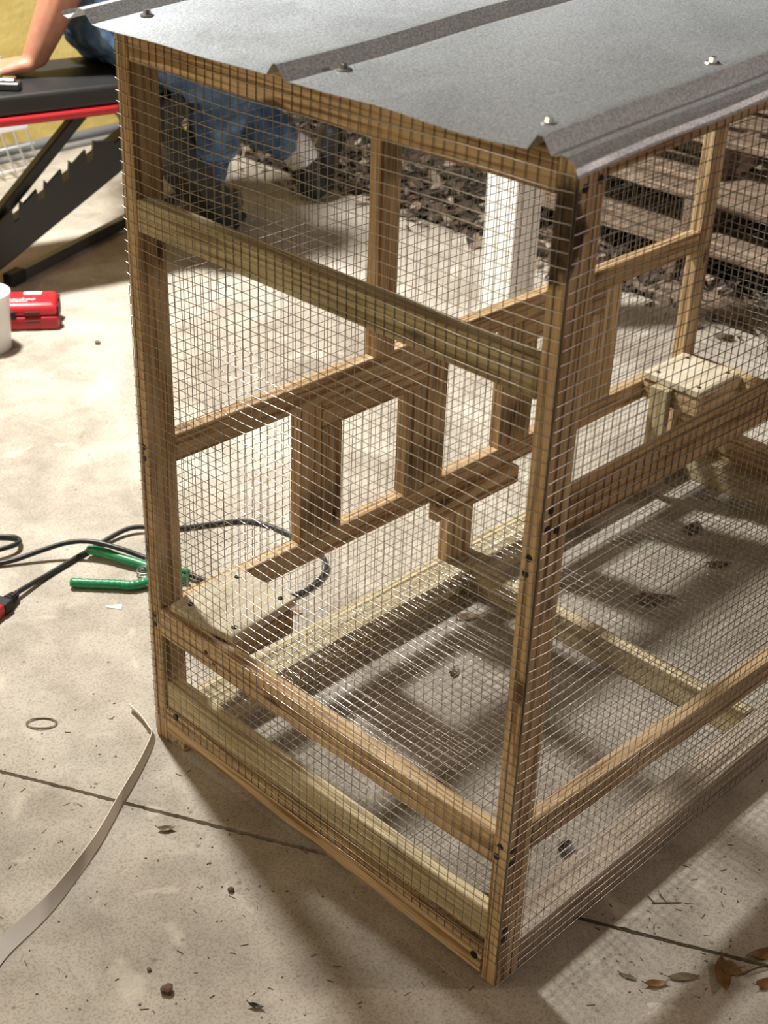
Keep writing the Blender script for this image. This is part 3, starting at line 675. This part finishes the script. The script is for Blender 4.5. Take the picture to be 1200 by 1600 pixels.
pl = empty('cord_plug', (0.0, 0.990, FLOOR), 'red and black cord connector at the left edge', 'plug', rz=math.atan2(0.018, 0.045)+0.0)
bm = bmesh.new(); bm_box(bm, (-0.024, 0, 0.0105), (0.050, 0.022, 0.019), 0.004, 2); mesh_obj('red_body', bm, plain('plug_red', (0.42, 0.02, 0.015), 0.35), pl, smooth=True)
bm = bmesh.new(); bm_box(bm, (0.008, 0, 0.0105), (0.020, 0.025, 0.020), 0.003, 2); bm_cone(bm, (0.016, 0, 0.0105), (0.042, 0, 0.0105), 0.0095, 0.006, 12)
for k in range(3): bm_cone(bm, (0.020+k*0.007, 0, 0.0105), (0.023+k*0.007, 0, 0.0105), 0.0105-k*0.0012, 0.0105-k*0.0012, 12)
mesh_obj('strain_relief', bm, M_RUB, pl, smooth=False)

clamp = empty('spring_clamp', (0.20, 0.94, FLOOR), 'green spring clamp lying on the concrete by the left coop post', 'clamp')
M_GRN = plain('green_grip', (0.012, 0.22, 0.085), 0.4, noise=0.1, nscale=60)
hz = FLOOR+0.009
pts = catmull([(0.120, 0.979, hz), (0.146, 0.951, hz), (0.170, 0.926, hz), (0.186, 0.908, hz), (0.212, 0.898, hz), (0.240, 0.890, hz)], 10)
rr = [0.0078+0.0006*math.sin(i*2.1) for i in range(len(pts))]; rr[0] = 0.006
V_, F_ = tube([rel(clamp, p) for p in pts], rr, 12); pd_obj('handle', V_, F_, M_GRN, clamp, smooth=True)
pts = catmull([(0.193, 1.036, hz+0.004), (0.207, 1.008, hz+0.004), (0.219, 0.975, hz+0.003), (0.232, 0.945, hz+0.001), (0.240, 0.922, hz), (0.262, 0.900, hz)], 10)
rr = [0.0085 if 3 < i < 14 else 0.0075 for i in range(len(pts))]; rr[0] = 0.0065
V_, F_ = tube([rel(clamp, p) for p in pts], rr, 12); pd_obj('handle', V_, F_, M_GRN, clamp, smooth=True)
hel = [rel(clamp, (0.222+0.013*math.cos(t), 0.922+0.013*math.sin(t), hz-0.006+0.0022*t/(2*PI)*2.2)) for t in [k*0.35 for k in range(56)]]
V_, F_ = tube(hel, 0.0012, 6); pd_obj('spring', V_, F_, M_STEEL, clamp, smooth=True)
for a_, b2 in (((0.232, 0.892), (0.262, 0.862)), ((0.252, 0.905), (0.272, 0.872))):
    bm = bmesh.new(); p0 = Vector((*a_, hz)); p1 = Vector((*b2, hz)); d = p1-p0
    bm_box(bm, (0,0,0), (d.length, 0.006, 0.016), 0.002, 1, Matrix.Rotation(math.atan2(d.y, d.x), 3, 'Z')); mesh_obj('jaw', bm, M_GRN, clamp, rel(clamp, (p0+p1)/2))

# plastic strapping: lies flat at the left, twists up on edge at the coop
sp = catmull([(-0.470, 0.395, 0), (-0.400, 0.403, 0), (-0.358, 0.417, 0), (-0.300, 0.431, 0), (-0.256, 0.447, 0), (-0.185, 0.482, 0), (-0.118, 0.524, 0), (-0.060, 0.560, 0), (-0.014, 0.594, 0), (-0.006, 0.612, 0), (0.001, 0.640, 0), (0.004, 0.668, 0)], 24)
V_ = []; F_ = []; ns = len(sp)
for i, p in enumerate(sp):
    t = (sp[min(i+1, ns-1)]-sp[max(i-1, 0)]).normalized(); s = Vector((-t.y, t.x, 0)); q = i/(ns-1)
    ang = math.radians(16 + 56*min(1, max(0, (q-0.08)/0.38))); wdt = 0.0150*(1-q)**2.2 + 0.0115
    e = s*math.cos(ang) + Vector((0,0,1))*math.sin(ang); nr = t.cross(e).normalized()*0.0005
    b0 = Vector((p.x, p.y, FLOOR+0.0012)) - s*math.cos(ang)*wdt*0.5
    for q_ in (b0-nr, b0+e*wdt-nr, b0+e*wdt+nr, b0+nr): V_.append(q_)
for i in range(ns-1):
    for k in range(4): F_.append((i*4+k, i*4+(k+1) % 4, (i+1)*4+(k+1) % 4, (i+1)*4+k))
F_ += [(3, 2, 1, 0), tuple((ns-1)*4+k for k in range(4))]
o = pd_obj('strapping_band', V_, F_, plain('strap_plastic', (0.74, 0.69, 0.62), 0.45), smooth=False); tag(o, 'off-white plastic strapping band curving over the concrete to the coop corner', 'strap')
# rubber band
rb = []
for k in range(64):
    t = 2*PI*k/32; rr_ = 1.0 if k < 32 else 0.93
    rb.append((-0.1025+0.021*rr_*math.cos(t)*0.72 + 0.012*rr_*math.sin(t)*0.69, 0.7255-0.021*rr_*math.cos(t)*0.69 + 0.012*rr_*math.sin(t)*0.72, FLOOR+0.0012+(0.0012 if k >= 32 else 0)+0.0006*math.sin(3*t)))
V_, F_ = tube(rb, 0.0007, 6, closed=True); o = pd_obj('rubber_band', V_, F_, plain('rubber_tan', (0.20, 0.15, 0.085), 0.6), smooth=True); tag(o, 'thin tan rubber band lying twisted on the concrete', 'rubber band')

# ------------------------------------------------------------------ leaves and litter
def leaf_mesh(name, ln, wd, curl, col, seed):
    rnd = random.Random(seed); V_ = []; F_ = []; n_ = 10
    for i in range(n_+1):
        t = i/n_; w_ = wd*math.sin(PI*min(1, max(0, t**0.85)))**0.8*0.5 + 0.0003
        x = (t-0.5)*ln; zc = curl*((t-0.5)**2)*4*ln*0.18
        for s in (-1, -0.5, 0, 0.5, 1):
            V_.append((x, s*w_, zc + abs(s)*w_*0.35*curl + 0.0008*math.sin(7*t+s*3+seed)))
    for i in range(n_):
        for k in range(4): F_.append((i*5+k, i*5+k+1, (i+1)*5+k+1, (i+1)*5+k))
    b0 = len(V_)
    sv, sf = tube([(-ln*0.5, 0, 0.0005+curl*ln*0.17), (-ln*0.5-ln*0.14, 0.001, 0.001+curl*ln*0.22)], 0.0006, 5)
    V_ += [tuple(v) for v in sv]; F_ += [tuple(i+b0 for i in f) for f in sf]
    me_ = bpy.data.meshes.new(name); me_.from_pydata(V_, [], F_); me_.update()
    zmin = min(v.co.z for v in me_.vertices)
    for v in me_.vertices: v.co.z -= zmin
    for p in me_.polygons: p.use_smooth = True
    me_.materials.append(plain('leaf_%02d%02d%02d' % tuple(int(c*99) for c in col), col, 0.5, noise=0.3, nscale=70))
    return me_
LEAF_TONE = 0.68
LV = [((0.1975, -0.168), 0.050, 0.017, 0.9, (0.27, 0.125, 0.035), (-0.9, -0.75), 'large brown oval leaf lying diagonally at the lower right'),
      ((0.166, -0.137), 0.036, 0.011, 0.3, (0.26, 0.185, 0.095), (0.75, -0.66), 'narrow olive-brown leaf lying flat on the concrete at the lower right'),
      ((0.135, -0.121), 0.026, 0.010, 0.8, (0.30, 0.13, 0.035), (0.78, -0.62), 'small orange-brown curled leaf left of the olive one'),
      ((0.215, -0.168), 0.026, 0.019, 0.6, (0.34, 0.19, 0.075), (0.2, -1.0), 'pale tan rounded leaf beside the large brown leaf'),
      ((0.262, -0.182), 0.034, 0.016, 0.8, (0.30, 0.14, 0.04), (0.9, -0.3), 'brown leaf at the right edge above the twig'),
      ((0.226, -0.207), 0.030, 0.014, 1.0, (0.24, 0.095, 0.025), (0.9, -0.4), 'dark brown leaf at the right edge below the twig'),
      ((0.121, -0.093), 0.020, 0.006, 0.3, (0.23, 0.17, 0.11), (0.3, -0.95), 'thin grey-brown leaf sliver lying near the floor joint'),
      ((-0.107, 0.446), 0.022, 0.009, 1.2, (0.25, 0.175, 0.10), (0.72, -0.6), 'curled tan leaf on the concrete right of the strapping band'),
      ((-0.206, 0.162), 0.018, 0.006, 1.4, (0.06, 0.04, 0.025), (0.5, -0.85), 'small dark curled leaf at the bottom edge'),
      ((-0.352, 0.462), 0.024, 0.016, 0.6, (0.36, 0.17, 0.07), (0.3, 0.95), 'orange-brown leaf cut off by the left edge'),
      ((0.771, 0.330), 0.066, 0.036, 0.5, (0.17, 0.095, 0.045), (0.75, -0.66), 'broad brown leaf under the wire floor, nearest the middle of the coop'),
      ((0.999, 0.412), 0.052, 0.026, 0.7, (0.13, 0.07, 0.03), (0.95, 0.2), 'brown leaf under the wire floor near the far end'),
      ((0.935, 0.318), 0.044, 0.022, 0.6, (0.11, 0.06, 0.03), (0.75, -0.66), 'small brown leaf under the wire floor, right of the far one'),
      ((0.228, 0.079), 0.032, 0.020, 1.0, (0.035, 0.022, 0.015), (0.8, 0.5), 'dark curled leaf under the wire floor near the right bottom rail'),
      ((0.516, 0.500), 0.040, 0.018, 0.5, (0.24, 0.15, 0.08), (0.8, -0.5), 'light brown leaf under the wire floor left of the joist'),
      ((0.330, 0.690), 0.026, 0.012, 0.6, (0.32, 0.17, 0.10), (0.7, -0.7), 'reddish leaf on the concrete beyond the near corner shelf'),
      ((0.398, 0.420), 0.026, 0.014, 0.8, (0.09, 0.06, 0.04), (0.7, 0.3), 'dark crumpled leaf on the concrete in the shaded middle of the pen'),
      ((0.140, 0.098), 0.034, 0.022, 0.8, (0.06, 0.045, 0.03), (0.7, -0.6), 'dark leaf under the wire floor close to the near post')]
for i, (p, ln, wd, cu_, col, dr, lab) in enumerate(LV):
    me_ = leaf_mesh('dry_leaf', ln, wd, cu_, (col[0]*LEAF_TONE, col[1]*LEAF_TONE*1.06, col[2]*LEAF_TONE*1.15), i); o = link(bpy.data.objects.new('dry_leaf', me_), None, (p[0], p[1], FLOOR+0.0004)); o.rotation_euler = (0, 0, math.atan2(dr[1], dr[0]))
    tag(o, lab, 'leaf', 'dry leaves on the concrete')
V_, F_ = tube(catmull([(0.215, -0.182, FLOOR+0.003), (0.235, -0.188, FLOOR+0.004), (0.262, -0.203, FLOOR+0.003), (0.30, -0.225, FLOOR+0.002)], 5), 0.0010, 6)
o = pd_obj('twig', V_, F_, plain('twig_bark', (0.10, 0.06, 0.04), 0.8), smooth=True); tag(o, 'thin dark twig between the brown leaves at the right edge', 'twig')
# stones
def stone(p, r, col, lab):
    bm = bmesh.new(); bmesh.ops.create_icosphere(bm, subdivisions=2, radius=r)
    for v in bm.verts:
        k = 1+0.45*mnoise.noise(v.co*160+Vector((p[0]*50, p[1]*50, 0))); v.co *= k; v.co.z *= 0.62
    zm = min(v.co.z for v in bm.verts)
    o = mesh_obj('stone_chip', bm, plain('stone_%d' % int(col[0]*1000), col, 0.8, noise=0.3, nscale=120), None, (p[0], p[1], FLOOR-zm)); tag(o, lab, 'stone', 'stone chips on the concrete')
stone((-0.262, 0.2455), 0.0068, (0.12, 0.065, 0.045), 'reddish brown stone chip near the bottom edge')
stone((-0.115, 0.312), 0.0042, (0.10, 0.07, 0.05), 'small dark stone chip in the open floor left of the coop shadow')
stone((-0.258, 0.283), 0.0030, (0.16, 0.12, 0.09), 'tiny stone chip just above the reddish brown one')
stone((0.70, 1.72), 0.006, (0.16, 0.12, 0.09), 'small grey chip on the floor right of the red charger')
bm = bmesh.new(); bm_box(bm, (0,0,0.0007), (0.024, 0.009, 0.0014), 0.0004)
for v in bm.verts: v.co.y *= 1+0.8*v.co.x/0.012*0.6
o = mesh_obj('paper_scrap', bm, plain('paper_white', (0.8, 0.8, 0.8), 0.6), None, (0.137, 0.889, FLOOR)); o.rotation_euler = (0, 0, -0.75); tag(o, 'torn white paper scrap below the green clamp', 'scrap')
V_ = []; F_ = []; rnd = random.Random(3)
for k in range(22):
    a_ = rnd.uniform(0, 6.28); d_ = rnd.random()**0.7*0.020; cx, cy = 0.112+d_*math.cos(a_)*0.9, -0.150+d_*math.sin(a_)*0.9; rr_ = rnd.uniform(0.002, 0.0065); b0 = len(V_); n_ = 7
    V_.append((cx, cy, FLOOR+0.0006+rnd.uniform(0, 0.0012)))
    for q in range(n_): V_.append((cx+rr_*rnd.uniform(0.6, 1.1)*math.cos(2*PI*q/n_), cy+rr_*rnd.uniform(0.6, 1.1)*math.sin(2*PI*q/n_), FLOOR+0.0001))
    F_ += [(b0, b0+1+q, b0+1+(q+1) % n_) for q in range(n_)]
o = pd_obj('mortar_splatter', V_, F_, plain('mortar', (0.62, 0.57, 0.50), 0.85), smooth=False); tag(o, 'pale dried mortar splatter on the concrete by the bottom edge', 'mortar')
# wire offcut near the right edge
wo = empty('wire_offcut', (0.245, -0.052, FLOOR), 'small cut piece of mesh wire on the concrete right of the coop', 'wire')
for a_, b2 in (((-0.012, 0.006), (0.014, -0.018)), ((-0.010, 0.004), (-0.006, 0.016)), ((0.001, -0.006), (0.006, 0.008))):
    V_, F_ = tube([(*a_, 0.0009), (*b2, 0.0009)], 0.0007, 6); pd_obj('wire_stub', V_, F_, M_WIRE, wo)
# dust, chips and slivers nobody could count
rnd = random.Random(11); V_ = []; F_ = []
def chip(x, y, l_, w_, h_, a_):
    c_, s_ = math.cos(a_), math.sin(a_); b0 = len(V_)
    for dz in (0, h_):
        for dx, dy in ((-l_, -w_), (l_, -w_*rnd.uniform(0.3, 1)), (l_*rnd.uniform(0.5, 1), w_), (-l_, w_)):
            V_.append((x+dx*c_-dy*s_, y+dx*s_+dy*c_, FLOOR+0.0001+dz))
    for f in ((3,2,1,0), (4,5,6,7), (0,1,5,4), (1,2,6,5), (2,3,7,6), (3,0,4,7)): F_.append(tuple(i+b0 for i in f))
for k in range(430):
    if k < 230: x, y = rnd.uniform(-0.42, 0.0), rnd.uniform(0.0, 0.75)
    elif k < 310: x, y = rnd.gauss(0.24, 0.10), rnd.gauss(-0.085, 0.045)
    else: x, y = rnd.uniform(0.05, 1.1), rnd.uniform(0.06, 0.53)
    if -0.004 < x < 0.04 and y > -0.01: continue
    if y > -0.01 and y < 0.06 and x > 0: continue
    sl = rnd.random() < 0.4
    chip(x, y, rnd.uniform(0.002, 0.005) if sl else rnd.uniform(0.0005, 0.0016), 0.0004 if sl else rnd.uniform(0.0005, 0.0014), rnd.uniform(0.0004, 0.0010), rnd.uniform(0, 6.28))
o = pd_obj('floor_debris', V_, F_, plain('debris', (0.17, 0.125, 0.085), 0.8, noise=0.6, nscale=90)); tag(o, 'wood slivers and grit scattered over the concrete', 'debris', kind='stuff')
# leaf litter beyond the slab
def litter_mat():
    m, nt, b = new_mat('leaf_litter'); g = N(nt, 'ShaderNodeNewGeometry')
    r = ramp(nt, g.outputs['Random Per Island'], [(0.0, (0.014, 0.010, 0.007, 1)), (0.40, (0.065, 0.040, 0.025, 1)), (0.75, (0.16, 0.11, 0.075, 1)), (1.0, (0.40, 0.33, 0.27, 1))])
    nt.links.new(r.outputs[0], b.inputs['Base Color']); b.inputs['Roughness'].default_value = 0.75; return m
rnd = random.Random(5); V_ = []; F_ = []
for k in range(5200):
    x = XE + 0.02 + abs(rnd.gauss(0, 0.33)); y = rnd.uniform(-1.2, 2.9)
    if rnd.random() < 0.04: x = XE - abs(rnd.gauss(0, 0.05))
    z = (GZ + 0.03 if x > XE else FLOOR+0.004) + rnd.uniform(0, 0.035 if x > XE else 0.004) + 0.02*mnoise.noise((x*3, y*3, 0))
    l_ = rnd.uniform(0.014, 0.032); w_ = l_*rnd.uniform(0.3, 0.5)
    e = Euler((rnd.gauss(0, 0.45), rnd.gauss(0, 0.45), rnd.uniform(0, 6.28))).to_matrix(); b0 = len(V_)
    for q in ((-l_, 0, 0), (-l_*0.3, -w_, 0.2*w_), (l_*0.4, -w_*0.9, 0.2*w_), (l_, 0, 0), (l_*0.4, w_*0.9, 0.25*w_), (-l_*0.3, w_, 0.2*w_)):
        V_.append(e @ Vector(q) + Vector((x, y, z)))
    F_ += [(b0, b0+1, b0+2, b0+3), (b0, b0+3, b0+4, b0+5)]
o = pd_obj('leaf_litter', V_, F_, litter_mat()); tag(o, 'bed of dry leaves along the edge of the slab', 'leaf litter', kind='stuff')
V_ = []; F_ = []
for k in range(2600):
    x = XE + 0.15 + rnd.random()**1.3*2.2; y = rnd.uniform(-2.0, 3.6); h_ = rnd.uniform(0.03, 0.09); a_ = rnd.uniform(0, 6.28); b0 = len(V_)
    dx, dy = math.cos(a_)*0.003, math.sin(a_)*0.003; lx, ly = rnd.gauss(0, 0.02), rnd.gauss(0, 0.02)
    V_ += [(x-dx, y-dy, GZ-0.01), (x+dx, y+dy, GZ-0.01), (x+lx, y+ly, GZ+h_)]; F_.append((b0, b0+1, b0+2))
o = pd_obj('grass', V_, F_, plain('grass_blade', (0.035, 0.075, 0.022), 0.7)); tag(o, 'sparse dark green grass around the pallets', 'grass', kind='stuff')

# ------------------------------------------------------------------ pallets
def pallet(loc, rotz, label, lx=1.0, ly=1.15, seed=0, top_n=6):
    p = empty('wood_pallet', loc, label, 'pallet', 'wooden pallets stacked beyond the slab', rotz); rn = random.Random(seed)
    def b(name, x0, x1, y0, y1, z0, z1, ax):
        bm = bmesh.new(); bm_box(bm, (0,0,0), (x1-x0, y1-y0, z1-z0), 0.002); o = mesh_obj(name, bm, wood('pallet', ax), p, ((x0+x1)/2, (y0+y1)/2, (z0+z1)/2)); return o
    for k in range(3):                                     # stringers run across, seen end on at the front
        yy = (-ly/2+0.02, -0.02, ly/2-0.06)[k]; b('stringer', -lx/2, lx/2, yy, yy+0.04, 0.017, 0.100, 'x')
    for k in range(3):
        xx = (-lx/2, -0.045, lx/2-0.09)[k]; b('bottom_board', xx, xx+0.09, -ly/2, ly/2, 0.0, 0.0165, 'y')
    for k in range(top_n):
        wd = rn.uniform(0.085, 0.12); xx = -lx/2 + (lx-wd)*k/(top_n-1); b('deck_board', xx, xx+wd, -ly/2-rn.uniform(0, 0.01), ly/2+rn.uniform(0, 0.01), 0.1005, 0.118, 'y')
    return p
pallet((2.56, 1.22, GZ+0.018), 0.04, 'lowest weathered pallet of the stack beside the white post', seed=1)
pallet((2.58, 1.16, GZ+0.137), -0.03, 'second weathered pallet up in the stack beside the white post', seed=2)
pallet((2.55, -0.06, GZ+0.018), -0.05, 'lowest pallet of the taller stack at the right edge', seed=3)
pallet((2.58, -0.07, GZ+0.137), 0.03, 'second pallet up in the taller stack at the right edge', seed=4)
pallet((2.62, -0.06, GZ+0.256), -0.02, 'third pallet up in the taller stack at the right edge', seed=5)
pallet((2.60, -0.08, GZ+0.375), 0.05, 'fourth pallet up in the taller stack at the right edge', seed=6)
pallet((2.66, 1.20, GZ+0.256), 0.06, 'topmost pallet of the stack beside the white post', seed=7)
def plank(p0, p1, w_, h_, lab):
    p0 = Vector(p0); p1 = Vector(p1); d = p1-p0; bm = bmesh.new(); bm_box(bm, (0,0,0), (d.length, w_, h_), 0.003)
    o = mesh_obj('loose_plank', bm, wood('pallet', 'x'), None, (p0+p1)/2); o.rotation_euler = (0, 0, math.atan2(d.y, d.x)); tag(o, lab, 'plank', 'loose planks by the pallets')
plank((1.95, 1.16, GZ+0.045), (1.96, -0.2, GZ+0.045), 0.10, 0.035, 'pale plank lying on the leaves in front of the pallet stacks')

# ------------------------------------------------------------------ by the yellow wall
V_, F_ = tube([(-1.0, 2.985, FLOOR+0.018), (2.0, 2.985, FLOOR+0.018)], 0.017, 12); o = pd_obj('conduit_pipe', V_, F_, plain('grey_pvc', (0.30, 0.31, 0.33), 0.45), smooth=True); tag(o, 'thick grey plastic conduit pipe along the foot of the yellow wall', 'pipe', 'pipes along the yellow wall')
V_, F_ = tube([(-1.0, 2.945, FLOOR+0.009), (2.0, 2.945, FLOOR+0.009)], 0.0085, 10); o = pd_obj('conduit_pipe', V_, F_, plain('grey_pvc_light', (0.42, 0.42, 0.42), 0.45), smooth=True); tag(o, 'thin pale grey pipe in front of the thick one by the yellow wall', 'pipe', 'pipes along the yellow wall')
rk = empty('wire_rack', (1.28, 2.86, FLOOR), 'white wire rack leaning against the yellow wall behind the bench', 'rack')
M_WW = plain('white_coated_wire', (0.80, 0.80, 0.80), 0.4)
def rp(u, t): return rel(rk, Vector((1.24+u-0.10*t, 2.80+0.10*t+0.0*u, FLOOR+0.004+0.50*t)))
for u in (-0.16, -0.12, -0.08, -0.04, 0.0, 0.04):
    V_, F_ = tube([rp(u, 0), rp(u, 1)], 0.0032, 6); pd_obj('upright_wire', V_, F_, M_WW, rk, smooth=True)
for k in range(9):
    V_, F_ = tube([rp(-0.17, 0.04+k*0.117), rp(0.05, 0.04+k*0.117)], 0.0032, 6); pd_obj('cross_wire', V_, F_, M_WW, rk, smooth=True)
bm = bmesh.new(); bm_box(bm, rp(-0.05, 0.27), (0.20, 0.012, 0.028), 0.002); mesh_obj('label_strip', bm, M_WW, rk)
